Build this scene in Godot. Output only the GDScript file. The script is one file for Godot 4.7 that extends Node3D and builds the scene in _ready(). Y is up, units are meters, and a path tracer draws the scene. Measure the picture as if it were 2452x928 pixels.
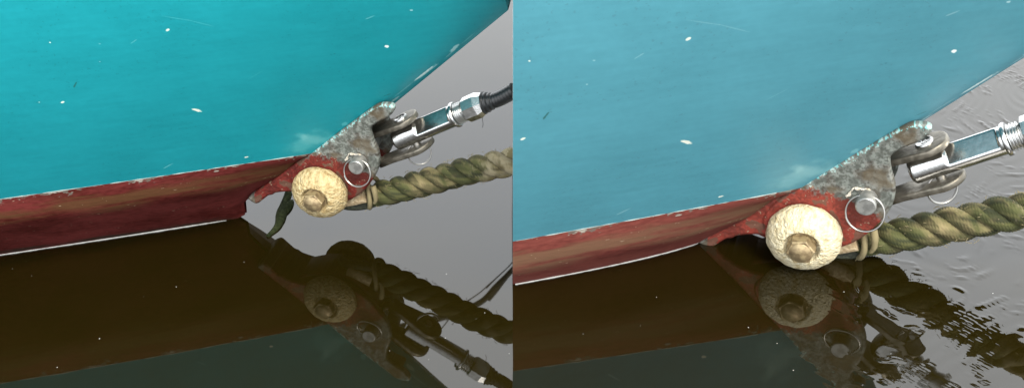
extends Node3D
# Two turquoise boats lying bow to stern on murky harbour water under an overcast sky.
# The boats are modelled in their own axes: x forward, y up, z towards the side that faces the jetty.

const FOCAL := 2970.0          # lens, in pixels of the 2452 x 928 photograph
const PITCH := 32.0
const EYE := Vector3(0, 1.2, 1.8421878)
const PAINT_Y := 0.177          # height of the edge between topside paint and antifouling

var near_boat_frame: Transform3D
var far_boat_frame: Transform3D
var M := {}
var group_no := 0
var entry := 0.58              # how fast the hull widens behind the stem
var rng := RandomNumberGenerator.new()

# ------------------------------------------------------------------ pixels to positions
func ray(px: float, py: float) -> Vector3:
	var b := Basis(Vector3.RIGHT, deg_to_rad(-PITCH))
	return b * Vector3((px - 1226.0) / FOCAL, -(py - 464.0) / FOCAL, -1.0)

func on_water(px: float, py: float) -> Vector3:
	var d := ray(px, py)
	return EYE + d * (-EYE.y / d.y)

func at(px: float, py: float, z: float) -> Vector3:   # on the plane at distance z from the boat's centre plane, in the boat's axes
	var inv := far_boat_frame.affine_inverse()
	var o := inv * EYE
	var d := inv.basis * ray(px, py)
	return o + d * ((z - o.z) / d.z)

func on_topside(px: float, py: float) -> Vector3:
	var z := 0.1
	var p := Vector3.ZERO
	for i in 40:
		p = at(px, py, z)
		z = lerpf(z, half_breadth(p.x, p.y), 0.6)
	return p

# ------------------------------------------------------------------ hull form
func stem_x(y: float) -> float:
	return 0.2993 + 1.045 * (y - 0.262)

func nose(d: float, r: float) -> float:
	return r * (1.0 - exp(-d / 0.018)) + entry * d

func half_breadth(x: float, y: float) -> float:
	var d := maxf(0.0, stem_x(maxf(y, PAINT_Y)) - x)
	var up := y - PAINT_Y
	if up >= 0.0:
		var z := nose(d, lerpf(0.020, 0.014, clampf(up / 0.25, 0, 1)))
		z += 0.12 * (1.0 - exp(-pow(d / 0.42, 2.0))) * (up - 4.5 * up * up)
		return z * (1.0 - 0.06 * d)
	var o := bottom_offset(y)
	# the planking hollows in towards the rabbet, the line where it meets the stem
	var rabbet := 0.16 - (0.171 - y) * 1.178
	var hollow := 0.026 * (1.0 - smoothstep(0.148, 0.177, y)) * smoothstep(-0.005, 0.09, y)
	var z := nose(d, 0.020) * (1.0 - 0.06 * d) - o - hollow * exp(-maxf(0.0, rabbet - x) / 0.07)
	return z - maxf(0.0, x - rabbet) * 2.5 * (1.0 - smoothstep(0.165, 0.175, y)) * smoothstep(0.02, 0.05, y)

func bottom_offset(y: float) -> float:
	var knots := [[0.177, 0.0], [0.165, 0.0012], [0.140, 0.0075], [0.127, 0.0130], [0.118, 0.0195], [0.104, 0.033], [0.0, 0.138], [-0.12, 0.24], [-0.3, 0.38]]
	for i in knots.size() - 1:
		if y >= knots[i + 1][0]:
			var t: float = (y - knots[i + 1][0]) / (knots[i][0] - knots[i + 1][0])
			return lerpf(knots[i + 1][1], knots[i][1], t)
	return 0.38

# ------------------------------------------------------------------ mesh helpers
func begin() -> SurfaceTool:
	var st := SurfaceTool.new()
	st.begin(Mesh.PRIMITIVE_TRIANGLES)
	return st

func put(st: SurfaceTool, p: Vector3, uv: Vector2, c: Color) -> void:
	st.set_uv(uv)
	st.set_color(c)
	st.add_vertex(p)

# a sheet of rows of points; colour_of(p, i, j) and uv_of(p, i, j) are optional
func sheet(st: SurfaceTool, rows: Array, closed := false, uv_of = null, colour_of = null, flip := false, flat := false) -> void:
	group_no += 1
	st.set_smooth_group(0xFFFFFFFF if flat else group_no)
	var n: int = rows.size()
	for i in n - 1:
		var a: PackedVector3Array = rows[i]
		var b: PackedVector3Array = rows[i + 1]
		var m := a.size()
		for j in (m if closed else m - 1):
			var k := (j + 1) % m
			var q := [[a[j], i, j], [a[k], i, j + 1], [b[k], i + 1, j + 1], [b[j], i + 1, j]]
			var order := [0, 2, 1, 0, 3, 2] if flip else [0, 1, 2, 0, 2, 3]
			for o in order:
				var e: Array = q[o]
				var p: Vector3 = e[0]
				put(st, p, uv_of.call(p, e[1], e[2]) if uv_of != null else Vector2(float(e[2]) / m, float(e[1]) / n), colour_of.call(p, e[1], e[2]) if colour_of != null else Color.WHITE)

func frame_at(t: Vector3) -> Basis:
	var s := t.cross(Vector3.UP)
	if s.length() < 0.01:
		s = t.cross(Vector3.RIGHT)
	s = s.normalized()
	return Basis(s, t.cross(s).normalized() * -1.0, t.normalized())

func ring_of(c: Vector3, f: Basis, r: float, seg: int, phase := 0.0) -> PackedVector3Array:
	var out := PackedVector3Array()
	for j in seg:
		var a := TAU * j / seg + phase
		out.append(c + f.x * cos(a) * r + f.y * sin(a) * r)
	return out

func tube(st: SurfaceTool, pts: PackedVector3Array, radius, seg := 10, closed := false, colour_of = null) -> void:
	var rows := []
	var n := pts.size()
	var s := Vector3.ZERO
	for i in n:
		var t: Vector3 = (pts[(i + 1) % n] - pts[(i - 1 + n) % n]) if closed else (pts[mini(i + 1, n - 1)] - pts[maxi(i - 1, 0)])
		t = t.normalized()
		if i == 0:
			s = frame_at(t).x
		s = (s - t * s.dot(t)).normalized()
		var r: float = radius if radius is float else radius[i]
		rows.append(ring_of(pts[i], Basis(s, t.cross(s), t), r, seg))
	if closed:
		rows.append(rows[0])
	sheet(st, rows, true, null, colour_of)
	if not closed:
		for e in [0, n - 1]:
			var c: Vector3 = pts[e]
			var row: PackedVector3Array = rows[e]
			var mid := PackedVector3Array()
			for j in seg:
				mid.append(c)
			sheet(st, [row, mid], true, null, colour_of)

# rings of radius r at distance h along dir; each inner list is smooth in itself, edges between lists are sharp
func lathe(st: SurfaceTool, at_p: Vector3, dir: Vector3, strips: Array, seg := 32, colour_of = null, side := Vector3.ZERO) -> void:
	var f := frame_at(dir.normalized())
	if side != Vector3.ZERO:
		var s := (side - dir.normalized() * side.dot(dir.normalized())).normalized()
		f = Basis(s, dir.normalized().cross(s), dir.normalized())
	for strip in strips:
		var rows := []
		for k in strip:
			rows.append(ring_of(at_p + f.z * k[1], f, maxf(k[0], 0.00001), seg))
		sheet(st, rows, true, null, colour_of, false, seg <= 8)

func smooth_line(p: Array, steps: int, closed := false) -> PackedVector3Array:
	var out := PackedVector3Array()
	var n := p.size()
	for i in (n if closed else n - 1):
		var a: Vector3 = p[(i - 1 + n) % n] if closed else p[maxi(i - 1, 0)]
		var b: Vector3 = p[i]
		var c: Vector3 = p[(i + 1) % n]
		var d: Vector3 = p[(i + 2) % n] if closed else p[mini(i + 2, n - 1)]
		for k in steps:
			out.append(b.cubic_interpolate(c, a, d, float(k) / steps))
	if not closed:
		out.append(p[n - 1])
	return out

# a plate with rounded edges: outline in the x-y plane of basis f, from depth z0 to z1 along f.z
func plate(st: SurfaceTool, outline: PackedVector2Array, f: Transform3D, z0: float, z1: float, bevel: float, uv_of = null) -> void:
	if Geometry2D.is_polygon_clockwise(outline):
		outline.reverse()
	var n := outline.size()
	var inset := func(w: float) -> PackedVector2Array:
		var out := PackedVector2Array()
		for i in n:
			var e0: Vector2 = (outline[i] - outline[(i - 1 + n) % n]).normalized()
			var e1: Vector2 = (outline[(i + 1) % n] - outline[i]).normalized()
			var t: Vector2 = (e0 + e1).normalized()
			out.append(outline[i] + Vector2(-t.y, t.x) * w)
		return out
	var rings := [[bevel, z0], [bevel * 0.3, z0 + bevel * 0.3], [0.0, z0 + bevel], [0.0, z1 - bevel], [bevel * 0.3, z1 - bevel * 0.3], [bevel, z1]]
	var rows := []
	for k in rings:
		var row := PackedVector3Array()
		for q in inset.call(k[0]):
			row.append(f * Vector3(q.x, q.y, k[1]))
		rows.append(row)
	sheet(st, rows, true, uv_of, null, true)
	var cap: PackedVector2Array = inset.call(bevel)
	var tri := Geometry2D.triangulate_polygon(cap)
	for side in [[z1, false], [z0, true]]:
		st.set_smooth_group(0xFFFFFFFF)
		for i in range(0, tri.size(), 3):
			for o in ([0, 1, 2] if side[1] else [0, 2, 1]):
				var q: Vector2 = cap[tri[i + o]]
				var p: Vector3 = f * Vector3(q.x, q.y, side[0])
				put(st, p, uv_of.call(p, 0, 0) if uv_of != null else q, Color.WHITE)

func add(st: SurfaceTool, called: String, m: Material, parent: Node3D) -> MeshInstance3D:
	st.generate_normals()
	st.index()
	var o := MeshInstance3D.new()
	o.name = called
	o.mesh = st.commit()
	o.material_override = m
	o.cast_shadow = GeometryInstance3D.SHADOW_CASTING_SETTING_ON
	parent.add_child(o, true)
	return o

func thing(called: String, label: String, category: String, place: Transform3D, group := "") -> Node3D:
	var o := Node3D.new()
	o.name = called
	add_child(o, true)
	o.transform = place
	o.set_meta("label", label)
	o.set_meta("category", category)
	if group:
		o.set_meta("group", group)
	return o

# ------------------------------------------------------------------ materials
func noise(seed_no: int, freq: float, octaves := 4, kind := FastNoiseLite.TYPE_SIMPLEX_SMOOTH) -> FastNoiseLite:
	var n := FastNoiseLite.new()
	n.seed = seed_no
	n.frequency = freq
	n.noise_type = kind
	n.fractal_octaves = octaves
	return n

func plain(c: Color, rough: float, metal := 0.0) -> StandardMaterial3D:   # c in linear values
	var m := StandardMaterial3D.new()
	m.albedo_color = c.linear_to_srgb()
	m.roughness = rough
	m.metallic = metal
	return m

func noise_texture(seed_no: int, freq: float, octaves: int, ramp: Array, size := 512) -> ImageTexture:   # ramp: [[t, linear colour] ...]
	var src := noise(seed_no, freq, octaves).get_seamless_image(size, size)
	var g := Gradient.new()
	g.offsets = PackedFloat32Array(ramp.map(func(k): return k[0]))
	g.colors = PackedColorArray(ramp.map(func(k): return (k[1] as Color).linear_to_srgb()))
	var table := []
	for i in 256:
		table.append(g.sample(i / 255.0))
	var data := src.get_data()
	var out := PackedByteArray()
	out.resize(size * size * 3)
	for i in size * size:
		var c: Color = table[data[i]]
		out[i * 3] = c.r8
		out[i * 3 + 1] = c.g8
		out[i * 3 + 2] = c.b8
	return ImageTexture.create_from_image(Image.create_from_data(size, size, false, Image.FORMAT_RGB8, out))

func relief(seed_no: int, freq: float, octaves: int, kind := FastNoiseLite.TYPE_SIMPLEX_SMOOTH, size := 512) -> ImageTexture:
	return ImageTexture.create_from_image(noise(seed_no, freq, octaves, kind).get_seamless_image(size, size))

func triplanar(m: StandardMaterial3D, scale: float) -> StandardMaterial3D:
	m.uv1_triplanar = true
	m.uv1_scale = Vector3.ONE * scale
	return m

func worn_metal(seed_no: int, a: Color, b: Color, rough: float, metal: float, bump: float, scale := 12.0) -> StandardMaterial3D:
	var m := plain(Color.WHITE, rough, metal)
	m.albedo_texture = noise_texture(seed_no, 0.02, 5, [[0.0, a], [0.42, a.lerp(b, 0.25)], [0.58, a.lerp(b, 0.75)], [1.0, b]], 256)
	m.heightmap_enabled = true
	m.heightmap_texture = relief(seed_no + 1, 0.04, 4, FastNoiseLite.TYPE_SIMPLEX_SMOOTH, 256)
	m.heightmap_scale = bump
	return triplanar(m, scale)

# topside paint: texture laid along the boat's own length and height, 1 m x 0.5 m
const TEX_W := 1600
const TEX_H := 800
func hull_uv(p: Vector3, _i := 0, _j := 0) -> Vector2:
	return Vector2((p.x + 0.4) / 1.0, (p.y - 0.1) / 0.5)

func hull_paint(base: Color) -> ImageTexture:
	var fine := noise(11, 0.05, 3).get_image(TEX_W, TEX_H).get_data()
	var broad := noise(12, 0.004, 4).get_image(TEX_W, TEX_H).get_data()
	var specks := noise(13, 0.09, 2).get_image(TEX_W, TEX_H).get_data()
	var streaks := noise(14, 0.02, 4).get_image(TEX_W, TEX_H).get_data()   # read three times finer in height than in length: brush strokes
	var img := Image.create(TEX_W, TEX_H, false, Image.FORMAT_RGB8)
	var data := PackedByteArray()
	data.resize(TEX_W * TEX_H * 3)
	var table := []
	for i in 512:
		var k := 0.86 + 0.28 * i / 511.0
		table.append(Color(base.r * k + 0.012 * (k - 0.9), base.g * k, base.b * k).linear_to_srgb())
	var dark := Color(base.r * 0.8, base.g * 0.62, base.b * 0.6).linear_to_srgb()
	for i in TEX_W * TEX_H:
		var c: Color = table[clampi(int(fine[i] * 0.5 + broad[i] * 0.9 + streaks[(i / TEX_W) * 3 % TEX_H * TEX_W + (i % TEX_W) / 3] * 0.6), 0, 511)]
		if specks[i] > 205 and broad[i] < 128:
			c = c.lerp(dark, 0.35)
		data[i * 3] = c.r8
		data[i * 3 + 1] = c.g8
		data[i * 3 + 2] = c.b8
	img.set_data(TEX_W, TEX_H, false, Image.FORMAT_RGB8, data)
	var cream := Color(0.80, 0.83, 0.72)
	var pale := base.lerp(Color(0.7, 0.9, 0.9), 0.6)
	# chips and scratches: centre pixel in the photograph, length, width, tilt, colour, strength
	for k in [[470, 264, 27, 8, 17, cream, 1.0], [925, 111, 11, 9, 0, Color(0.9, 0.95, 0.93), 1.0], [589, 376, 12, 5, -15, cream, 1.0], [400, 72, 11, 5, -35, cream, 0.9], [118, 102, 5, 3, 20, cream, 0.9], [148, 245, 9, 5, -30, cream, 0.95], [92, 245, 4, 3, 0, cream, 0.8], [237, 148, 5, 2, 0, pale, 0.8], [318, 100, 22, 2, -35, pale, 0.35], [178, 203, 16, 3, -65, Color(0.02, 0.09, 0.08), 0.7], [237, 105, 6, 3, 0, pale, 0.5], [400, 398, 30, 2, -28, pale, 0.5], [420, 44, 70, 2, 9, pale, 0.2], [480, 56, 70, 2, 14, pale, 0.2], [984, 25, 10, 5, 0, pale, 0.8], [885, 42, 26, 3, -22, pale, 0.4], [1014, 176, 72, 5, -38, Color(0.8, 0.93, 0.9), 0.9], [1026, 170, 66, 3, -38, Color(0.75, 0.9, 0.9), 0.7], [1088, 115, 30, 9, -45, Color(0.75, 0.9, 0.9), 0.7], [1078, 128, 40, 3, -42, pale, 0.7], [1120, 92, 44, 3, -40, pale, 0.45], [945, 238, 26, 6, -38, pale, 0.8], [925, 228, 24, 2, -20, Color(0.02, 0.10, 0.11), 0.7], [965, 215, 60, 3, -38, pale, 0.5], [800, 129, 5, 3, 0, Color(0.02, 0.1, 0.12), 0.5], [825, 297, 16, 16, 0, Color(0.55, 0.85, 0.85), 0.3], [610, 180, 40, 2, -30, pale, 0.15]]:
		var a := on_topside(k[0], k[1])
		var dirx := on_topside(k[0] + 5.0 * cos(deg_to_rad(k[4])), k[1] + 5.0 * sin(deg_to_rad(k[4])))
		var u0 := hull_uv(a) * Vector2(TEX_W, TEX_H)
		var u1 := hull_uv(dirx) * Vector2(TEX_W, TEX_H)
		var e := (u1 - u0) / 5.0
		var len_px: float = k[2] * 0.5
		var wid: float = maxf(1.3, k[3] * 0.5 * 1.2)
		var half := e.length() * len_px
		var ed := e.normalized()
		var reach := int(half + wid) + 3
		var ragged := noise(int(k[0]), 0.12, 3)
		for yy in range(int(u0.y) - reach, int(u0.y) + reach + 1):
			for xx in range(int(u0.x) - reach, int(u0.x) + reach + 1):
				if xx < 0 or yy < 0 or xx >= TEX_W or yy >= TEX_H:
					continue
				var q := Vector2(xx, yy) - u0
				var l := absf(q.dot(ed)) / half
				var w := absf(q.dot(Vector2(-ed.y, ed.x))) / wid
				var inside := 1.0 - pow(pow(l, 3.0) + w * w, 0.5) + 0.35 * ragged.get_noise_2d(xx, yy)
				if inside > 0.0:
					img.set_pixel(xx, yy, img.get_pixel(xx, yy).lerp((k[5] as Color).linear_to_srgb(), k[6] * clampf(inside * 3.0, 0, 1)))
	# whitish salt bloom beside the stem fitting, ragged
	var bloom := noise(77, 0.02, 5)
	for k in [[735, 345, 42, 30], [760, 330, 34, 22], [716, 325, 14, 12]]:
		var u0 := hull_uv(on_topside(k[0], k[1])) * Vector2(TEX_W, TEX_H)
		for yy in range(int(u0.y) - 70, int(u0.y) + 71):
			for xx in range(int(u0.x) - 80, int(u0.x) + 81):
				if xx < 0 or yy < 0 or xx >= TEX_W or yy >= TEX_H:
					continue
				var q := (Vector2(xx, yy) - u0) / Vector2(k[2] * 1.2, k[3] * 1.5)
				var s := clampf((1.0 - q.length() + 0.7 * bloom.get_noise_2d(xx, yy)) * 1.6, 0, 1)
				img.set_pixel(xx, yy, img.get_pixel(xx, yy).lerp(Color(0.45, 0.72, 0.70).linear_to_srgb(), 0.22 * s))
	img.generate_mipmaps()
	return ImageTexture.create_from_image(img)

# antifouling: red paint with streaks of brown slime, laid along length and height (1 m x 0.25 m)
func bottom_uv(p: Vector3, _i := 0, _j := 0) -> Vector2:
	return Vector2((p.x + 0.5) / 1.0, (p.y + 0.06) / 0.25)

func bottom_paint(red: Color, dark_red: Color, slime: Color) -> ImageTexture:
	var w := 1400
	var h := 350
	var streak := noise(21, 0.02, 5)
	var grain := noise(22, 0.09, 3)
	var patch := noise(23, 0.006, 4)
	var chip := noise(24, 0.06, 4)
	var where := noise(25, 0.008, 2)
	var img := Image.create(w, h, false, Image.FORMAT_RGB8)
	for y in h:
		var hy := 0.25 * y / h - 0.06
		for x in w:
			var s := streak.get_noise_2d(x * 0.22, y * 1.6)
			var g := grain.get_noise_2d(x * 0.5, y * 1.2)
			var p := patch.get_noise_2d(x * 0.7, y * 1.5)
			var c := red.lerp(dark_red, clampf(0.45 + 0.9 * p + 0.5 * g, 0, 1))
			# slime sits in a streaky belt around the turn of the bottom
			var belt := 1.0 - absf(hy - 0.138 - 0.012 * p) / 0.026
			c = c.lerp(slime, clampf(belt * 1.1 + 1.5 * s, 0, 1) * clampf(belt + 0.5, 0, 1) * 0.8)
			var low := 1.0 - absf(hy - 0.008 + 0.006 * p) / 0.012
			c = c.lerp(Color(0.022, 0.016, 0.010), clampf(low * 0.9 + 1.4 * s, 0, 0.85) * clampf(low * 2.0, 0, 1))
			# bare grey and pale flakes along the paint edge
			var edge := 1.0 - (0.1775 - hy) / 0.011
			var bare := edge + 1.3 * chip.get_noise_2d(x, y * 1.5) + 1.3 * where.get_noise_2d(x, 9.0) - 0.95
			if bare > 0.0:
				c = c.lerp(Color(0.11, 0.095, 0.08).lerp(Color(0.30, 0.28, 0.24), clampf(g * 3.0, 0, 1)), clampf(bare * 5.0, 0, 0.9))
			if g > 0.60 and s > 0.2:
				c = c.lerp(Color(0.42, 0.33, 0.24), 0.5)
			img.set_pixel(x, y, c.linear_to_srgb())
	return ImageTexture.create_from_image(img)

# stem fitting and stem: corroded zinc-grey metal above, red paint with flakes below
func stem_uv(p: Vector3, _i := 0, _j := 0) -> Vector2:
	return Vector2(p.x / 0.36, p.y / 0.30)

func fitting_paint(red: Color) -> ImageTexture:
	var w := 680
	var h := 560
	var a := noise(31, 0.035, 5)
	var b := noise(32, 0.1, 3)
	var c := noise(33, 0.012, 3)
	var line := [at(600, 420, 0.046), at(746, 366, 0.046), at(832, 384, 0.046), at(868, 408, 0.046), at(905, 424, 0.046), at(1000, 440, 0.046)]
	var img := Image.create(w, h, false, Image.FORMAT_RGB8)
	var upper_left := at(740, 372, 0.046)
	var upper_right := at(905, 252, 0.046)
	for y in h:
		for x in w:
			var p := Vector2(x * 0.36 / w, y * 0.30 / h)
			var n1 := a.get_noise_2d(x, y)
			var n2 := b.get_noise_2d(x, y)
			var n3 := c.get_noise_2d(x, y)
			var metal := Color(0.085, 0.08, 0.068).lerp(Color(0.20, 0.205, 0.185), clampf(0.5 + 1.8 * n1, 0, 1))
			metal = metal.lerp(Color(0.045, 0.038, 0.028), clampf(n2 * 2.2 - 0.2 + n3, 0, 0.8))
			metal = metal.lerp(Color(0.16, 0.21, 0.195), clampf(n3 * 2.2, 0, 0.22))
			metal = metal.lerp(Color(0.10, 0.075, 0.042), clampf(-n3 * 2.5 - 0.35, 0, 0.7))
			var edge_y := -1.0
			for i in line.size() - 1:
				var l0: Vector3 = line[i]
				var l1: Vector3 = line[i + 1]
				if p.x >= l0.x and p.x <= l1.x:
					edge_y = lerpf(l0.y, l1.y, (p.x - l0.x) / (l1.x - l0.x))
			var over := (edge_y - p.y) / 0.006 + 1.8 * n1 + n2
			var paint := red.lerp(Color(red.r * 0.55, red.g * 0.6, red.b * 0.6), clampf(0.4 + 1.6 * n3 + n2, 0, 1))
			if n1 + 0.5 * n2 > 0.56:
				paint = paint.lerp(Color(0.30, 0.22, 0.15), 0.8)
			elif n3 < -0.28:
				paint = paint.lerp(Color(0.10, 0.07, 0.045), 0.7)
			var col := metal.lerp(paint, clampf(over, 0, 1))
			# turquoise overspray and bare bright flecks along the hull joint
			var t := clampf((p.x - upper_left.x) / (upper_right.x - upper_left.x), 0, 1)
			var joint := lerpf(upper_left.y, upper_right.y, t)
			var near := 1.0 - absf(joint - p.y) / 0.008
			if near + 1.4 * n2 + 1.2 * n1 > 1.0:
				col = col.lerp(Color(0.16, 0.55, 0.56).lerp(Color(0.4, 0.56, 0.53), clampf(n1 * 3.0 + 0.3, 0, 1)), 0.75)
			img.set_pixel(x, y, col.linear_to_srgb())
	return ImageTexture.create_from_image(img)

func make_materials() -> void:
	for k in [["far", Color(0.008, 0.272, 0.320), Color(0.120, 0.022, 0.020), Color(0.050, 0.0065, 0.005), Color(0.085, 0.042, 0.018), Color(0.150, 0.017, 0.011)], ["near", Color(0.078, 0.285, 0.355), Color(0.17, 0.046, 0.036), Color(0.095, 0.022, 0.018), Color(0.135, 0.078, 0.046), Color(0.24, 0.038, 0.024)]]:  # near set is paler: washed-out haze is put into its colours
		var m := plain(Color.WHITE, 0.42)
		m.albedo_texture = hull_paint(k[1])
		m.heightmap_enabled = true
		m.heightmap_texture = relief(41, 0.03, 4)
		m.heightmap_scale = 0.025
		M[k[0] + "_topside"] = m
		m.metallic_specular = 0.35
		var b := plain(Color.WHITE, 0.6)
		b.metallic_specular = 0.25
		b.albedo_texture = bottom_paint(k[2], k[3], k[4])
		b.heightmap_enabled = true
		b.heightmap_texture = relief(42, 0.06, 4)
		b.heightmap_scale = 0.03
		M[k[0] + "_bottom"] = b
		var f := plain(Color.WHITE, 0.55, 0.25)
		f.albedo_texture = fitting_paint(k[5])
		f.heightmap_enabled = true
		f.heightmap_texture = relief(43, 0.05, 5)
		f.heightmap_scale = 0.10
		M[k[0] + "_fitting"] = f
	M.transom = plain(Color(0.68, 0.68, 0.65), 0.5)  # off-white added as a reflector, bounces light onto the far boat's bow
	M.edge = plain(Color(0.30, 0.33, 0.31), 0.6)
	M.glint_and_specks = plain(Color(0.42, 0.42, 0.40), 0.5)  # pale tone of the painted waterline glint and of the floating specks
	M.deck = plain(Color(0.5, 0.5, 0.47), 0.6)
	var an := plain(Color.WHITE, 0.75)
	an.albedo_texture = noise_texture(51, 0.015, 5, [[0.0, Color(0.16, 0.10, 0.035)], [0.3, Color(0.33, 0.235, 0.10)], [0.5, Color(0.44, 0.345, 0.175)], [1.0, Color(0.56, 0.48, 0.30)]])
	an.heightmap_enabled = true
	an.heightmap_texture = relief(52, 0.035, 3, FastNoiseLite.TYPE_CELLULAR)
	an.heightmap_scale = 0.42
	M.far_anode = triplanar(an, 13.0)
	var an2: StandardMaterial3D = an.duplicate()
	an2.albedo_texture = noise_texture(53, 0.015, 5, [[0.0, Color(0.26, 0.19, 0.09)], [0.3, Color(0.46, 0.38, 0.22)], [0.5, Color(0.58, 0.51, 0.34)], [1.0, Color(0.68, 0.63, 0.47)]])
	M.near_anode = an2
	M.bolt = worn_metal(61, Color(0.16, 0.11, 0.06), Color(0.46, 0.36, 0.20), 0.45, 0.5, 0.05)
	M.pin = worn_metal(63, Color(0.22, 0.22, 0.21), Color(0.38, 0.38, 0.36), 0.4, 0.7, 0.03)
	M.crust = worn_metal(65, Color(0.35, 0.30, 0.22), Color(0.75, 0.70, 0.62), 0.85, 0.0, 0.3, 30.0)
	M.toggle = worn_metal(67, Color(0.10, 0.09, 0.07), Color(0.24, 0.22, 0.18), 0.42, 0.75, 0.05)
	M.steel = worn_metal(75, Color(0.46, 0.46, 0.45), Color(0.66, 0.66, 0.65), 0.17, 1.0, 0.012, 25.0)
	M.steel_matte = plain(Color(0.62, 0.62, 0.61), 0.28, 1.0)
	M.ring = plain(Color(0.36, 0.35, 0.33), 0.3, 1.0)
	M.cable = plain(Color(0.012, 0.013, 0.014), 0.35)
	var rope := plain(Color.WHITE, 0.9)
	rope.vertex_color_use_as_albedo = true
	M.rope = rope
	M.fibre = plain(Color(0.20, 0.165, 0.085), 0.9)
	M.dark_rope = worn_metal(69, Color(0.008, 0.010, 0.007), Color(0.04, 0.045, 0.025), 0.8, 0.0, 0.2, 20.0)
	M.tan = worn_metal(71, Color(0.30, 0.20, 0.10), Color(0.62, 0.50, 0.32), 0.7, 0.0, 0.1, 20.0)
	M.mirrored_strand = worn_metal(73, Color(0.008, 0.012, 0.005), Color(0.035, 0.042, 0.018), 0.5, 0.0, 0.1, 20.0)  # dark green of a reflection modelled as solid strands
	M.mirrored_strand.roughness = 0.95
	M.mirrored_strand.metallic_specular = 0.15
	M.line = plain(Color(0.012, 0.014, 0.010), 0.7)

# ------------------------------------------------------------------ the boat
func hull_point(x: float, y: float, side: float, limit: float) -> Vector3:
	return Vector3(x, y, side * maxf(0.0, half_breadth(x, y)))

func aft_end(y: float, side: float, boat: Transform3D, cut: bool, limit: float) -> float:
	if not cut:
		return -1.3
	var lo := -0.8
	var hi := 0.3
	for i in 40:
		var mid := (lo + hi) * 0.5
		if (boat * hull_point(mid, y, side, limit)).x > 0.0012:
			hi = mid
		else:
			lo = mid
	return hi

func front_end(y: float, limit: float) -> float:
	if y >= PAINT_Y:
		return minf(stem_x(y), limit)
	var lo := -0.9
	var hi := stem_x(PAINT_Y)
	for i in 40:
		var mid := (lo + hi) * 0.5
		if half_breadth(mid, y) > 0.004:
			lo = mid
		else:
			hi = mid
	return lo

func hull_rows(ys: Array, side: float, boat: Transform3D, cut: bool, limit: float) -> Array:
	var rows := []
	for y in ys:
		var x0 := front_end(y, limit)
		var x1 := aft_end(y, side, boat, cut, limit)
		var row := PackedVector3Array()
		for j in 61:
			var t := j / 60.0
			row.append(hull_point(lerpf(x0, x1, t * t * 0.85 + t * 0.15), y, side, limit))
		rows.append(row)
	return rows

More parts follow.
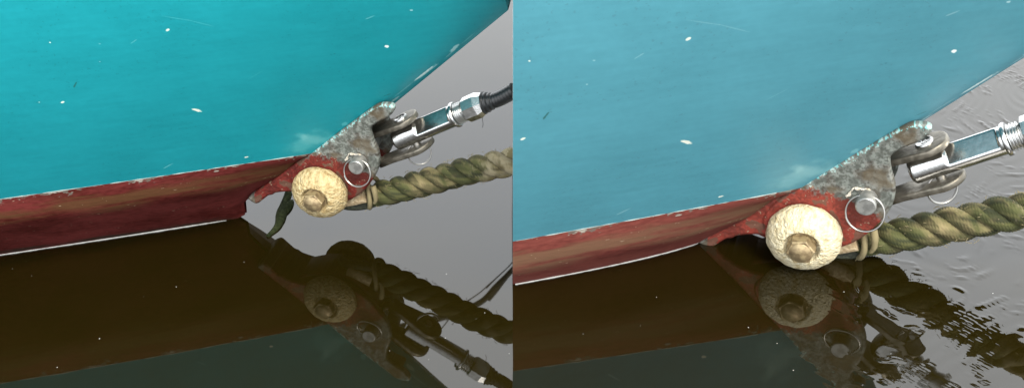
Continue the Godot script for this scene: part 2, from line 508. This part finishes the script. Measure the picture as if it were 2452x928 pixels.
func make_boat(called: String, label: String, boat: Transform3D, kind: String, cut: bool, limit: float, top: float) -> Node3D:
	var root := thing(called, label, "boat", boat, "turquoise boats")
	var ys_top := []
	for i in 41:
		ys_top.append(lerpf(PAINT_Y, top, i / 40.0))
	var ys_low := [0.177, 0.169, 0.159, 0.149, 0.140, 0.133, 0.127, 0.122, 0.118, 0.112, 0.104, 0.085, 0.06, 0.035, 0.01, -0.02, -0.06, -0.12]
	var st := begin()
	for side in [1.0, -1.0]:
		sheet(st, hull_rows(ys_top, side, boat, cut, limit), false, hull_uv, null, side < 0.0)
	add(st, "topsides", M[kind + "_topside"], root)
	st = begin()
	for side in [1.0, -1.0]:
		sheet(st, hull_rows(ys_low, side, boat, cut, limit), false, bottom_uv, null, side > 0.0)
	add(st, "bottom", M[kind + "_bottom"], root)
	# transom and deck close the hull
	for part in [["transom", ys_top, "_topside"], ["transom_bottom", ys_low, "_bottom"]]:
		st = begin()
		var a := hull_rows(part[1], 1.0, boat, cut, limit)
		var b := hull_rows(part[1], -1.0, boat, cut, limit)
		var rows := []
		for i in a.size():
			var p: Vector3 = (a[i] as PackedVector3Array)[60]
			var q: Vector3 = (b[i] as PackedVector3Array)[60]
			rows.append(PackedVector3Array([p, p.lerp(q, 0.33), p.lerp(q, 0.67), q]))
		sheet(st, rows, false, (func(p, _i, _j): return hull_uv(Vector3(p.z, p.y, 0))) if part[0] == "transom" else (func(p, _i, _j): return bottom_uv(Vector3(p.z, p.y, 0))))
		add(st, part[0], M.transom if cut and part[0] == "transom" else M[kind + part[2]], root)
	st = begin()
	sheet(st, [hull_rows([top], 1.0, boat, cut, limit)[0], hull_rows([top], -1.0, boat, cut, limit)[0]])
	add(st, "deck", M.deck, root)
	if limit < 1.0:
		st = begin()
		var face := []
		for y in ys_top:
			if stem_x(y) > limit:
				face.append(PackedVector3Array([hull_point(limit, y, 1.0, limit), Vector3(limit, y, 0), hull_point(limit, y, -1.0, limit)]))
		sheet(st, face, false, hull_uv)
		add(st, "stem_head", M[kind + "_topside"], root)
	# pale line of filler and primer where the two paints meet
	st = begin()
	var pts := PackedVector3Array()
	var ragged := noise(91, 30.0, 3)
	var radii := []
	for j in 400:
		var x := lerpf(0.14, -0.5 if not cut else -0.3, j / 399.0)
		if cut and (boat * Vector3(x, PAINT_Y, half_breadth(x, PAINT_Y))).x < 0.005:
			continue
		pts.append(Vector3(x, PAINT_Y, half_breadth(x, PAINT_Y) - 0.0004))
		radii.append(0.0008 + 0.0006 * clampf(ragged.get_noise_1d(x) * 2.0, -0.9, 1.0))
	tube(st, pts, radii, 6)
	add(st, "paint_edge", M.edge, root)
	# pale tube put in for the sky glint where water meets hull
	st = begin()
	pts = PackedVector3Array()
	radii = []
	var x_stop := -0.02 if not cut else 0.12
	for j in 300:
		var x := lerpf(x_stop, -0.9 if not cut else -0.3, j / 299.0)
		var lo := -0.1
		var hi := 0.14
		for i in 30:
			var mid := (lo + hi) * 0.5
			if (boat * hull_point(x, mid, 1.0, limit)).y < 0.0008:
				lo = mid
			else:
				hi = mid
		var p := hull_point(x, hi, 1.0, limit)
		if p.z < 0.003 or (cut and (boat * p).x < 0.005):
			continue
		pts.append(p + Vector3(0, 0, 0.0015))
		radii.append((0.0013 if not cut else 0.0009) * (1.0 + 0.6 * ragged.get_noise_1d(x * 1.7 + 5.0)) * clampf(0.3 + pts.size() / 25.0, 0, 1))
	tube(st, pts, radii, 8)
	add(st, "waterline_glint", M.glint_and_specks, root)
	make_stem(root, kind)
	return root

func outline(px: Array, z: float, steps: int) -> PackedVector2Array:
	var p := []
	for q in px:
		p.append(at(q[0], q[1], z))
	var out := PackedVector2Array()
	for q in smooth_line(p, steps, true):
		out.append(Vector2(q.x, q.y))
	return out

func split_ring(st: SurfaceTool, c: Vector3, axis: Vector3, r: float, wire: float) -> void:
	var f := frame_at(axis.normalized())
	var pts := PackedVector3Array()
	for i in 81:
		var a := TAU * 1.85 * i / 80.0 + 0.6
		pts.append(c + f.x * cos(a) * r + f.y * sin(a) * r * 1.0 + f.z * (i / 80.0 - 0.5) * wire * 3.4)
	tube(st, pts, wire, 8)

func make_stem(root: Node3D, kind: String) -> void:
	# the stem with the shoe at its foot, painted red
	var st := begin()
	plate(st, outline([[690, 452], [720, 470], [780, 490], [830, 484], [858, 464], [880, 436], [872, 400], [862, 350], [870, 318], [893, 288], [925, 268], [918, 262], [880, 268], [800, 322], [735, 378], [690, 420]], 0.031, 4), Transform3D.IDENTITY, -0.031, 0.031, 0.004, stem_uv)
	add(st, "stem", M[kind + "_fitting"], root)
	st = begin()
	plate(st, outline([[752, 362], [728, 376], [700, 396], [668, 419], [630, 446], [594, 473], [597, 481], [613, 489], [628, 479], [640, 470], [650, 468], [660, 463], [690, 460], [720, 462], [750, 440], [760, 400]], 0.0435, 4), Transform3D.IDENTITY, -0.0435, 0.0435, 0.004, stem_uv)
	add(st, "stem_shoe", M[kind + "_fitting"], root)
	# two cheek plates of the stem fitting
	var cheek := outline([[694, 436], [700, 412], [718, 388], [742, 369], [780, 340], [820, 310], [860, 281], [890, 260], [904, 252], [920, 250], [938, 253], [943, 262], [938, 273], [924, 284], [908, 292], [894, 300], [886, 310], [887, 322], [893, 340], [901, 357], [906, 376], [906, 396], [899, 418], [885, 440], [868, 460], [842, 477], [800, 488], [750, 482], [712, 462]], 0.046, 4)
	for side in [1.0, -1.0]:
		st = begin()
		plate(st, cheek.duplicate(), Transform3D(Basis.from_scale(Vector3(1, 1, side)), Vector3.ZERO), 0.0325, 0.046, 0.0035, stem_uv)
		var ch := add(st, "cheek_plate", M[kind + "_fitting"], root)
		ch.set_meta("label", "corroded grey cheek plate with red paint on its lower edge")
		# crust of salt round the pin
		st = begin()
		var foot := at(851, 388, 0.046)
		var flake := PackedVector3Array()
		var thick := []
		for i in 25:
			var ang := PI * (-0.08 + 1.05 * i / 24.0)
			var wob := sin(i * 0.8) * 0.0012 + sin(i * 1.9) * 0.0006
			flake.append(Vector3(foot.x + cos(ang) * (0.0165 + wob), foot.y + sin(ang) * (0.0160 + wob), side * 0.0465))
			thick.append(0.0015 + 0.0007 * sin(i * 0.9) + 0.0003 * sin(i * 2.1))
		tube(st, flake, thick, 8)
		add(st, "salt_crust", M.crust, ch)
	# clevis pin through both plates, with its ring
	var pin_at := at(851, 402, 0.068)
	st = begin()
	lathe(st, Vector3(pin_at.x, pin_at.y, -0.074), Vector3(0, 0, 1), [[[0.0, 0.0], [0.0115, 0.0]], [[0.0115, 0.0], [0.0128, 0.0015], [0.0128, 0.1402], [0.0122, 0.1414], [0.0112, 0.142]], [[0.0112, 0.142], [0.0, 0.142]]], 28)
	var pin := add(st, "clevis_pin", M.pin, root)
	st = begin()
	split_ring(st, at(855, 413, 0.062), Vector3(-0.1, 0.25, 1.0), 0.0235, 0.0011)
	add(st, "split_ring", M.ring, pin)
	# sacrificial anodes bolted on both sides
	var lump := noise(95, 70.0, 3)
	var c := at(764, 462, 0.058)
	for side in [1.0, -1.0]:
		st = begin()
		var prof := [[0.040, 0.047], [0.0475, 0.050], [0.0505, 0.056], [0.0510, 0.062], [0.0500, 0.068], [0.0475, 0.075], [0.0435, 0.082], [0.0385, 0.088], [0.0330, 0.093], [0.0285, 0.0960], [0.0255, 0.0975], [0.0240, 0.0965], [0.0232, 0.086], [0.005, 0.085]]
		var rows := []
		for k in prof:
			var row := PackedVector3Array()
			for j in 64:
				var a := TAU * j / 64.0
				var p := Vector3(cos(a) * k[0] * 0.95, sin(a) * k[0] * 0.92, 0.045 + (k[1] - 0.047) * 0.74)
				var grow := 1.0 + 0.035 * lump.get_noise_3dv(p) * (1.0 if k[0] > 0.0245 else 0.0)
				row.append(Vector3(c.x + p.x * grow, c.y + p.y * grow, side * (0.045 + (p.z - 0.045) * grow)))
			rows.append(row)
		sheet(st, rows, true, null, null, side > 0.0)
		var an := add(st, "anode", M[kind + "_anode"], root)
		an.set_meta("label", "crusted cream anode bolted to the stem")
		st = begin()
		var o := Vector3(c.x, c.y, side * 0.0735)
		lathe(st, o, Vector3(0, 0, side), [[[0.0185, 0.0], [0.0185, 0.003]], [[0.0185, 0.003], [0.012, 0.0035]]], 28)
		lathe(st, o + Vector3(0, 0, side * 0.003), Vector3(0, 0, side), [[[0.0182, 0.0], [0.0182, 0.0155], [0.0165, 0.0172]], [[0.0165, 0.0172], [0.0, 0.0172]]], 6, null, Vector3(0.35, 1, 0))
		lathe(st, o + Vector3(0, 0, side * 0.0205), Vector3(0, 0, side), [[[0.0140, -0.002], [0.0134, 0.0006], [0.0, 0.0010]]], 24)
		add(st, "bolt", M.bolt, an)

# ------------------------------------------------------------------ bobstay: toggle, bottle screw, wire
func make_bobstay(called: String, label: String, place: Transform3D, end: Vector3, group: String) -> void:
	var root := thing(called, label, "stay", place, group)
	var p0 := at(956, 331, 0.0)
	var p1 := at(1212, 223, 0.0)
	var e := (p1 - p0).normalized()
	var a := Vector3(-e.y, e.x, 0.0)                     # across the stay, in the boat's centre plane
	var head := at(958, 287, 0.004)
	var pin_foot := p0 + e * (head - p0).dot(e)
	var up := (head - pin_foot).dot(a)
	# toggle: two arms joined by a round back inside the fitting
	var st := begin()
	var arm := PackedVector2Array()
	for q in [Vector2(-0.075, -0.015), Vector2(-0.05, -0.016), Vector2(-0.025, -0.0205)]:
		arm.append(q)
	for i in 15:
		var t := -PI / 2 + PI * i / 14.0
		arm.append(Vector2(cos(t) * 0.027 + 0.002, sin(t) * 0.0255))
	for q in [Vector2(-0.025, 0.0205), Vector2(-0.05, 0.016), Vector2(-0.075, 0.015)]:
		arm.append(q)
	var tg: MeshInstance3D
	for k in [up - 0.004, -up + 0.004]:
		var f := Transform3D(Basis(e, Vector3(0, 0, -1), a), pin_foot + a * k)
		plate(st, arm.duplicate(), f, -0.0048, 0.0048, 0.002)
	var back := PackedVector3Array()
	for i in 13:
		var t := PI / 2 + PI * i / 12.0
		back.append(pin_foot - e * 0.07 + e * cos(t) * (up - 0.004) * 0.6 + a * sin(t) * (up - 0.004))
	tube(st, back, 0.0075, 12)
	tg = add(st, "toggle", M.toggle, root)
	st = begin()
	lathe(st, pin_foot - a * (up + 0.006), a, [[[0.0, 0.0], [0.0065, 0.0]], [[0.0065, 0.0], [0.0065, 2.0 * up + 0.007]], [[0.0118, 2.0 * up + 0.0065], [0.0118, 2.0 * up + 0.0085], [0.0108, 2.0 * up + 0.0097]], [[0.0108, 2.0 * up + 0.0097], [0.0085, 2.0 * up + 0.0097], [0.0080, 2.0 * up + 0.0088], [0.0, 2.0 * up + 0.0088]]], 28)
	for k in [[-0.003, 0.2], [0.0, -0.4], [0.003, 0.3]]:
		var c: Vector3 = pin_foot + a * (up + 0.0029) + e * float(k[0])
		var dz := Vector3(0, 0, 1) + e * float(k[1])
		tube(st, PackedVector3Array([c - dz * 0.0035, c + dz * 0.0035]), 0.0007, 5)
	add(st, "clevis_pin", M.steel_matte, tg)
	st = begin()
	split_ring(st, at(1004, 366, 0.0), Vector3(0.45, 0.25, 1.0), 0.0195, 0.0012)
	add(st, "split_ring", M.ring, tg)
	# bottle screw body with a milled flat
	var length := (at(1094, 267, 0.0) - p0).dot(e)
	var flat_n := (a * 0.72 + Vector3(0, 0, 0.70)).normalized()
	var s := flat_n
	var u := e.cross(s)
	var rows := []
	for i in 61:
		var t := i / 60.0
		var d := t * length
		var r := 0.0180
		if d < 0.003:
			r = 0.0180 - 0.004 * (1.0 - d / 0.003)
		var cut := 0.03
		if t > 0.40 and t < 0.955:
			cut = 0.0115
		var row := PackedVector3Array()
		for j in 48:
			var an := TAU * j / 48.0
			var x := minf(cos(an) * r, cut)
			row.append(p0 - e * 0.008 + e * d + s * x + u * sin(an) * r)
		rows.append(row)
	st = begin()
	var mid := PackedVector3Array()
	for j in 48:
		mid.append(p0 - e * 0.008)
	sheet(st, rows, true, null, null, false)
	sheet(st, [mid, rows[0]], true)
	var body := add(st, "bottle_screw", M.steel, root)
	st = begin()
	var pc := p0 + e * (length - 0.008)
	lathe(st, pc, e, [[[0.0, 0.0], [0.0195, 0.0]], [[0.0195, 0.0], [0.0212, 0.001], [0.0212, 0.0045], [0.0200, 0.006]], [[0.0200, 0.006], [0.012, 0.006]]], 36)
	add(st, "collar", M.steel, body)
	st = begin()
	var thread := []
	for i in 41:
		var d := 0.004 + 0.018 * i / 40.0
		thread.append([0.0158 + 0.0016 * cos(TAU * i / 8.0), d])
	lathe(st, pc, e, [thread], 32)
	add(st, "thread", M.steel_matte, body)
	st = begin()
	lathe(st, pc + e * 0.020, e, [[[0.0, 0.0], [0.0165, 0.0]], [[0.0165, 0.0], [0.0208, 0.005], [0.0212, 0.026], [0.0165, 0.038]], [[0.0165, 0.038], [0.0, 0.038]]], 8, null, Vector3(0, 1, 0.35))
	add(st, "lock_nut", M.steel, body)
	# black covered wire with its serving
	st = begin()
	var w0 := pc + e * 0.056
	var pts := PackedVector3Array()
	var radii := []
	var span := (end - w0).length()
	var steps := int(span / 0.0016)
	for i in steps + 1:
		var d := span * i / steps
		pts.append(w0.lerp(end, float(i) / steps) + Vector3(0, -0.004 * sin(PI * float(i) / steps), 0))
		var r := 0.0122 + 0.0007 * absf(sin(d / 0.0052 * PI))
		if d < 0.022:
			r = lerpf(0.0178, 0.0125, smoothstep(0.0, 0.022, d)) + 0.0008 * sin(d * 900.0)
		radii.append(r)
	tube(st, pts, radii, 14)
	var wire := add(st, "wire", M.cable, root)
	st = begin()
	var hair := PackedVector3Array()
	for i in 9:
		hair.append(at(1156, 270 + i * 4.4, 0.0) + Vector3(0.0006 * sin(i * 1.3), 0, 0))
	tube(st, hair, 0.0004, 5)
	add(st, "loose_thread", M.cable, wire)

# ------------------------------------------------------------------ three-strand mooring rope
func make_rope(called: String, label: String, place: Transform3D, tail: Array, group: String) -> void:
	var root := thing(called, label, "rope", place, group)
	var knots := [at(878, 468, 0.0), at(900, 464, 0.0), at(950, 455, 0.0), at(1000, 441, 0.0), at(1060, 425, 0.0), at(1120, 409, 0.0), at(1180, 396, 0.0)]
	knots.append_array(tail)
	var curve := Curve3D.new()
	curve.bake_interval = 0.002
	for p in smooth_line(knots, 8):
		curve.add_point(p)
	var total := curve.get_baked_length()
	var steps := int(total / 0.0021)
	var tint := noise(201, 9.0, 4)
	var tint2 := noise(202, 45.0, 3)
	var pitch := 0.090
	var start := knots[0] as Vector3
	for k in 3:
		var st := begin()
		var rows := []
		for i in steps + 1:
			var d := total * i / steps
			var c := curve.sample_baked(d)
			var t := (curve.sample_baked(minf(d + 0.004, total)) - curve.sample_baked(maxf(d - 0.004, 0.0))).normalized()
			var n1 := Vector3(0, 0, 1)
			var n2 := t.cross(n1).normalized()
			var th := TAU * (d / pitch + k / 3.0)
			var swell := 1.0 - 0.35 * exp(-d / 0.012)
			swell *= 1.0 + 0.07 * tint.get_noise_1d(d * 1.3 + k * 7.0)
			var off := (n1 * cos(th) + n2 * sin(th)) * 0.0128 * swell
			var tang := (t + (n1 * -sin(th) + n2 * cos(th)) * (TAU / pitch) * 0.0128).normalized()
			var s1 := off.normalized()
			s1 = (s1 - tang * s1.dot(tang)).normalized()
			var s2 := tang.cross(s1)
			var row := PackedVector3Array()
			for j in 56:
				var a := TAU * j / 56.0
				var lobe := absf(cos(6.5 * (a + d * 105.0)))
				var r := 0.0108 * swell * (0.80 + 0.25 * lobe)
				row.append(c + off + s1 * cos(a) * r + s2 * sin(a) * r * 1.08)
			rows.append(row)
		var colour := func(p: Vector3, i: int, j: int) -> Color:
			var d := total * i / steps
			var yarn := int(floor(6.5 * (TAU * (j % 56) / 56.0 + d * 105.0) / PI + 0.5))
			var yarn_dye := fposmod(sin(yarn * 12.9898 + k * 78.233) * 43758.5453, 1.0)
			var n := tint.get_noise_3dv(p)
			var f := tint2.get_noise_3dv(p)
			yarn_dye = smoothstep(0.0, 1.0, yarn_dye)
			# each yarn has a random tone of its own; algae grows in patches that ignore which way the rope faces
			var straw := Color(0.075, 0.058, 0.024).lerp(Color(0.26, 0.21, 0.105), yarn_dye)
			var algae_green := Color(0.016, 0.020, 0.006).lerp(Color(0.075, 0.078, 0.024), yarn_dye)
			var col := straw.lerp(algae_green, clampf(0.72 + 1.2 * n + 0.8 * f, 0, 1))
			var px := d - 0.225
			col = col.lerp(Color(0.30, 0.255, 0.16), clampf(px * 22.0 + 2.0 * f, 0, 0.8) if px < 0.12 and px > -0.03 else 0.0)
			return col
		sheet(st, rows, true, null, colour)
		for e in [0, rows.size() - 1]:
			var m := PackedVector3Array()
			var mid := Vector3.ZERO
			for q in rows[e]:
				mid += q / 56.0
			for q in 56:
				m.append(mid)
			sheet(st, [rows[e], m], true, null, func(_p, _i, _j): return Color(0.2, 0.17, 0.09))
		add(st, "strand", M.rope, root)
	# frayed fibres
	var st := begin()
	rng.seed = 5
	for i in 130:
		var d := rng.randf_range(0.0, minf(total, 0.36))
		var c := curve.sample_baked(d)
		var t := (curve.sample_baked(minf(d + 0.004, total)) - curve.sample_baked(maxf(d - 0.004, 0.0))).normalized()
		var a := rng.randf() * TAU
		var o := (Vector3(0, 0, 1) * cos(a) + t.cross(Vector3(0, 0, 1)) * sin(a))
		var l := rng.randf_range(0.002, 0.006)
		var b := c + o * 0.0235
		tube(st, PackedVector3Array([b, b + (o * 0.7 + t * rng.randf_range(-1, 1)) * l * 0.5, b + (o * 0.8 + t * rng.randf_range(-1.4, 1.4)) * l]), 0.00035, 4)
	var fib := add(st, "frayed_fibres", M.fibre, root)
	fib.set_meta("kind", "stuff")
	# eye of the splice round the lower bolt, a seizing across its throat and the hose that guards it
	st = begin()
	tube(st, smooth_line([at(905, 480, 0.004), at(880, 488, 0.008), at(850, 492, 0.012), at(820, 488, 0.012), at(806, 474, 0.0), at(820, 462, -0.012), at(850, 455, -0.012), at(878, 456, -0.006), at(900, 458, 0.0)], 8), 0.0085, 12)
	add(st, "splice_eye", M.dark_rope, root)
	st = begin()
	var turn := []
	for i in 10:
		var ang := TAU * i / 10.0
		turn.append(at(891, 461, 0.0) + Vector3(0.004 * cos(ang * 2.0), sin(ang) * 0.0265, cos(ang) * 0.025))
	tube(st, smooth_line(turn, 6, true), 0.0042, 10, true)
	tube(st, smooth_line([at(893, 445, 0.026), at(897, 462, 0.029), at(899, 478, 0.028), at(896, 487, 0.026)], 6), [0.005, 0.005, 0.005, 0.005, 0.005, 0.005, 0.0048, 0.0046, 0.0044, 0.0042, 0.004, 0.004, 0.0038, 0.0035, 0.0032, 0.003, 0.0028, 0.0026, 0.002], 8)
	add(st, "seizing", M.fibre, root)
	st = begin()
	tube(st, smooth_line([at(818, 481, 0.018), at(845, 477, 0.018), at(874, 470, 0.018)], 6), 0.0105, 16)
	add(st, "guard_hose", M.tan, root)

# ------------------------------------------------------------------ water
func ripple(x: float, z: float, n: Array) -> float:
	var calm := (n[0] as FastNoiseLite).get_noise_2d(x, z) * 0.00010
	var where := smoothstep(0.36, 0.74, x)
	if where <= 0.0:
		return calm
	# short wavelets fan away from the bow
	var q := Vector2(x, z).rotated(0.5 + 0.5 * (n[1] as FastNoiseLite).get_noise_2d(x, z))
	var w := (n[2] as FastNoiseLite).get_noise_2d(q.x * 0.22, q.y * 0.8)
	var crest := pow(clampf((w - 0.31) * 3.6, 0.0, 1.0), 1.2)
	var patch := clampf(0.5 + 1.6 * (n[1] as FastNoiseLite).get_noise_2d(x * 3.0 + 5.0, z * 3.0), 0.0, 1.0)
	var swell := sin((q.y * 1.0 + 0.15 * q.x) * 95.0 + 3.0 * (n[1] as FastNoiseLite).get_noise_2d(x * 2.0, z * 2.0)) * 0.00010
	return calm + where * (crest * patch * 0.0023 + swell * 1.5)

func make_water() -> void:
	var n := [noise(301, 5.0, 2), noise(302, 2.2, 2), noise(303, 55.0, 2)]
	var xs := PackedFloat32Array([-300, -80, -20, -6, -2.5, -1.4])
	var x := -0.9
	while x < 1.25:
		xs.append(x)
		x += 0.02 if x < 0.2 else 0.0042
	xs.append_array(PackedFloat32Array([1.5, 2.5, 6, 20, 80, 300]))
	var zs := PackedFloat32Array([-300, -80, -20, -6, -2.5, -1.6])
	var z := -1.1
	while z < 0.75:
		zs.append(z)
		z += 0.0045
	zs.append_array(PackedFloat32Array([0.9, 1.4, 2.5, 6, 20, 80, 300]))
	var vs := PackedVector3Array()
	var idx := PackedInt32Array()
	for b in zs:
		for c in xs:
			var inside := c > -1.0 and c < 1.25 and b > -1.1 and b < 0.75
			vs.append(Vector3(c, ripple(c, b, n) if inside else 0.0, b))
	var w := xs.size()
	for i in zs.size() - 1:
		for j in w - 1:
			var a := i * w + j
			idx.append_array(PackedInt32Array([a, a + 1, a + w + 1, a, a + w + 1, a + w]))
	var nr := PackedVector3Array()
	for i in zs.size():
		for j in w:
			var x0 := vs[i * w + maxi(j - 1, 0)]
			var x1 := vs[i * w + mini(j + 1, w - 1)]
			var z0 := vs[maxi(i - 1, 0) * w + j]
			var z1 := vs[mini(i + 1, zs.size() - 1) * w + j]
			nr.append((z1 - z0).cross(x1 - x0).normalized())
	var arr := []
	arr.resize(Mesh.ARRAY_MAX)
	arr[Mesh.ARRAY_VERTEX] = vs
	arr[Mesh.ARRAY_NORMAL] = nr
	arr[Mesh.ARRAY_INDEX] = idx
	var mesh := ArrayMesh.new()
	mesh.add_surface_from_arrays(Mesh.PRIMITIVE_TRIANGLES, arr)
	var o := MeshInstance3D.new()
	o.name = "water"
	o.mesh = mesh
	var m := plain(Color(0.0085, 0.0060, 0.0008), 0.02)
	o.material_override = m
	o.set_meta("kind", "structure")
	o.set_meta("label", "murky brown harbour water, calm and mirroring the overcast sky")
	o.set_meta("category", "water")
	add_child(o)

func _ready() -> void:
	# camera
	far_boat_frame = Transform3D(Basis(Vector3.UP, deg_to_rad(-12.5)), Vector3(-0.48182, 0, 0))
	near_boat_frame = Transform3D(Basis(Vector3.UP, -0.31724) * Basis(Vector3(0, 0, 1), 0.04098) * Basis.from_scale(Vector3.ONE * 1.28428), Vector3(0.29061, -0.09051, 0.0138))
	var cam := Camera3D.new()
	cam.position = EYE
	cam.rotation_degrees.x = -PITCH
	cam.fov = rad_to_deg(2.0 * atan(464.0 / FOCAL))
	cam.near = 0.05
	cam.far = 1000.0
	add_child(cam)
	# overcast sky
	var sky_m := ProceduralSkyMaterial.new()
	sky_m.sky_top_color = Color(0.93, 0.945, 0.96)
	sky_m.sky_horizon_color = Color(0.80, 0.815, 0.83)
	sky_m.sky_curve = 0.2
	sky_m.ground_horizon_color = Color(0.3, 0.3, 0.3)
	sky_m.ground_bottom_color = Color(0.1, 0.1, 0.1)
	sky_m.sun_angle_max = 1.0
	var env := Environment.new()
	env.background_mode = Environment.BG_SKY
	env.sky = Sky.new()
	env.sky.sky_material = sky_m
	env.tonemap_mode = Environment.TONE_MAPPER_LINEAR
	env.tonemap_exposure = 4.1
	env.sdfgi_enabled = true
	env.ssao_enabled = true
	env.ssil_enabled = true
	var we := WorldEnvironment.new()
	we.environment = env
	add_child(we)
	var sun := DirectionalLight3D.new()
	sun.light_energy = 0.4
	sun.light_angular_distance = 25.0
	sun.light_color = Color(1.0, 0.975, 0.93)
	sun.shadow_enabled = true
	sun.rotation_degrees = Vector3(-54, 24, 0)
	add_child(sun)

	make_materials()
	make_water()
	make_boat("boat", "turquoise boat whose red stem stands clear of calm water", far_boat_frame, "far", false, 0.489, 0.585)
	entry = 0.68
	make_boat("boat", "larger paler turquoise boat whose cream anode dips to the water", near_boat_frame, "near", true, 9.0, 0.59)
	var far_end := far_boat_frame.affine_inverse()
	var stay_dir := (at(1212, 223, 0.0) - at(956, 331, 0.0)).normalized()
	var hit := at(1232, 215, 0.0)
	make_bobstay("bobstay", "steel stay with black wire on the darker turquoise boat", far_boat_frame, hit, "bobstays")
	make_bobstay("bobstay", "steel stay with black wire on the larger paler boat", near_boat_frame, at(1094, 267, 0.0) + stay_dir * 0.9, "bobstays")
	make_rope("mooring_rope", "green weathered rope running from the smaller boat over calm water", far_boat_frame, [at(1205, 391, 0.0), at(1233, 386, 0.0)], "mooring ropes")
	make_rope("mooring_rope", "green weathered rope of the larger paler boat above rippled water", near_boat_frame, [at(1230, 385, 0.0), at(1300, 370, 0.0), at(1400, 345, 0.0)], "mooring ropes")
	make_strand_reflection()
	make_specks()
	make_hanging_line()

func make_strand_reflection() -> void:  # a dark reflection, modelled as solid strands lying on the water
	var o := thing("strand_reflection", "dark green strand on the water standing in for a reflection beside the red stem", "mirrored_strand", Transform3D(Basis.IDENTITY, on_water(665, 520)))
	var base := o.position
	var st := begin()
	var path := []
	for q in [[640, 566], [652, 556], [664, 543], [671, 525], [674, 508], [679, 492], [685, 478], [690, 464]]:
		path.append(on_water(q[0], q[1]) - base + Vector3(0, 0.001, 0))
	var pts := smooth_line(path, 5)
	var radii := []
	for i in pts.size():
		var t := float(i) / (pts.size() - 1)
		radii.append(0.0035 + 0.0035 * smoothstep(0.0, 0.4, t) + 0.003 * exp(-pow((t - 0.5) / 0.12, 2.0)))
	tube(st, pts, radii, 10)
	add(st, "long_streak", M.mirrored_strand, o)
	st = begin()
	path = []
	for q in [[672, 522], [680, 510], [689, 497], [696, 487], [700, 480]]:
		path.append(on_water(q[0], q[1]) - base + Vector3(0, 0.001, 0))
	pts = smooth_line(path, 5)
	radii = []
	for i in pts.size():
		var t := float(i) / (pts.size() - 1)
		radii.append(0.001 + 0.007 * sin(PI * clampf(t * 0.9 + 0.08, 0, 1)))
	tube(st, pts, radii, 10)
	add(st, "short_streak", M.mirrored_strand, o)

func make_hanging_line() -> void:
	# a line slung high above the boats: out of the camera's view, seen mirrored in the calm water
	var o := thing("hanging_line", "dark sagging line mirrored in the calm grey water", "line", Transform3D(Basis.IDENTITY, Vector3(0, 1.2, -1.0)))
	for k in [["line", [[900, 800], [985, 776], [1040, 764], [1090, 750], [1150, 722], [1185, 690], [1212, 664], [1226, 648]], 0.0085], ["twine", [[940, 890], [990, 850], [1040, 800], [1100, 735], [1160, 692], [1212, 644], [1226, 630]], 0.0016]]:
		var path := []
		for q in k[1]:
			var w := on_water(q[0], q[1])
			var d := ray(q[0], q[1])
			d.y = -d.y
			path.append(w + d * ((-1.0 - w.z) / d.z) - o.position)
		var last: Vector3 = path[-1]
		var before: Vector3 = path[-2]
		path.append(last + (last - before).normalized() * 1.5)
		var st := begin()
		tube(st, smooth_line(path, 8), k[2], 8)
		add(st, k[0], M.line, o)

func make_specks() -> void:
	# grit, pollen and bubbles adrift on the surface
	rng.seed = 17
	var st := begin()
	for k in 26:
		var px := rng.randf_range(20, 2430)
		var py := rng.randf_range(560, 920) if px < 2150 else rng.randf_range(200, 900)
		if px < 560 and py < 640 or (px > 1226 and px < 1980 and py < 700):
			continue
		var p := on_water(px, py)
		var r := rng.randf_range(0.0004, 0.0010)
		lathe(st, p + Vector3(0, 0.0002, 0), Vector3(rng.randf_range(-0.3, 0.3), 1, rng.randf_range(-0.3, 0.3)), [[[r, 0.0], [r * 0.8, r * 0.4], [0.0, r * 0.6]]], 9)
	var o := add(st, "floating_specks", M.glint_and_specks, self)
	o.set_meta("kind", "stuff")
	o.set_meta("label", "tiny pale specks adrift on the brown water")
	o.set_meta("category", "debris")
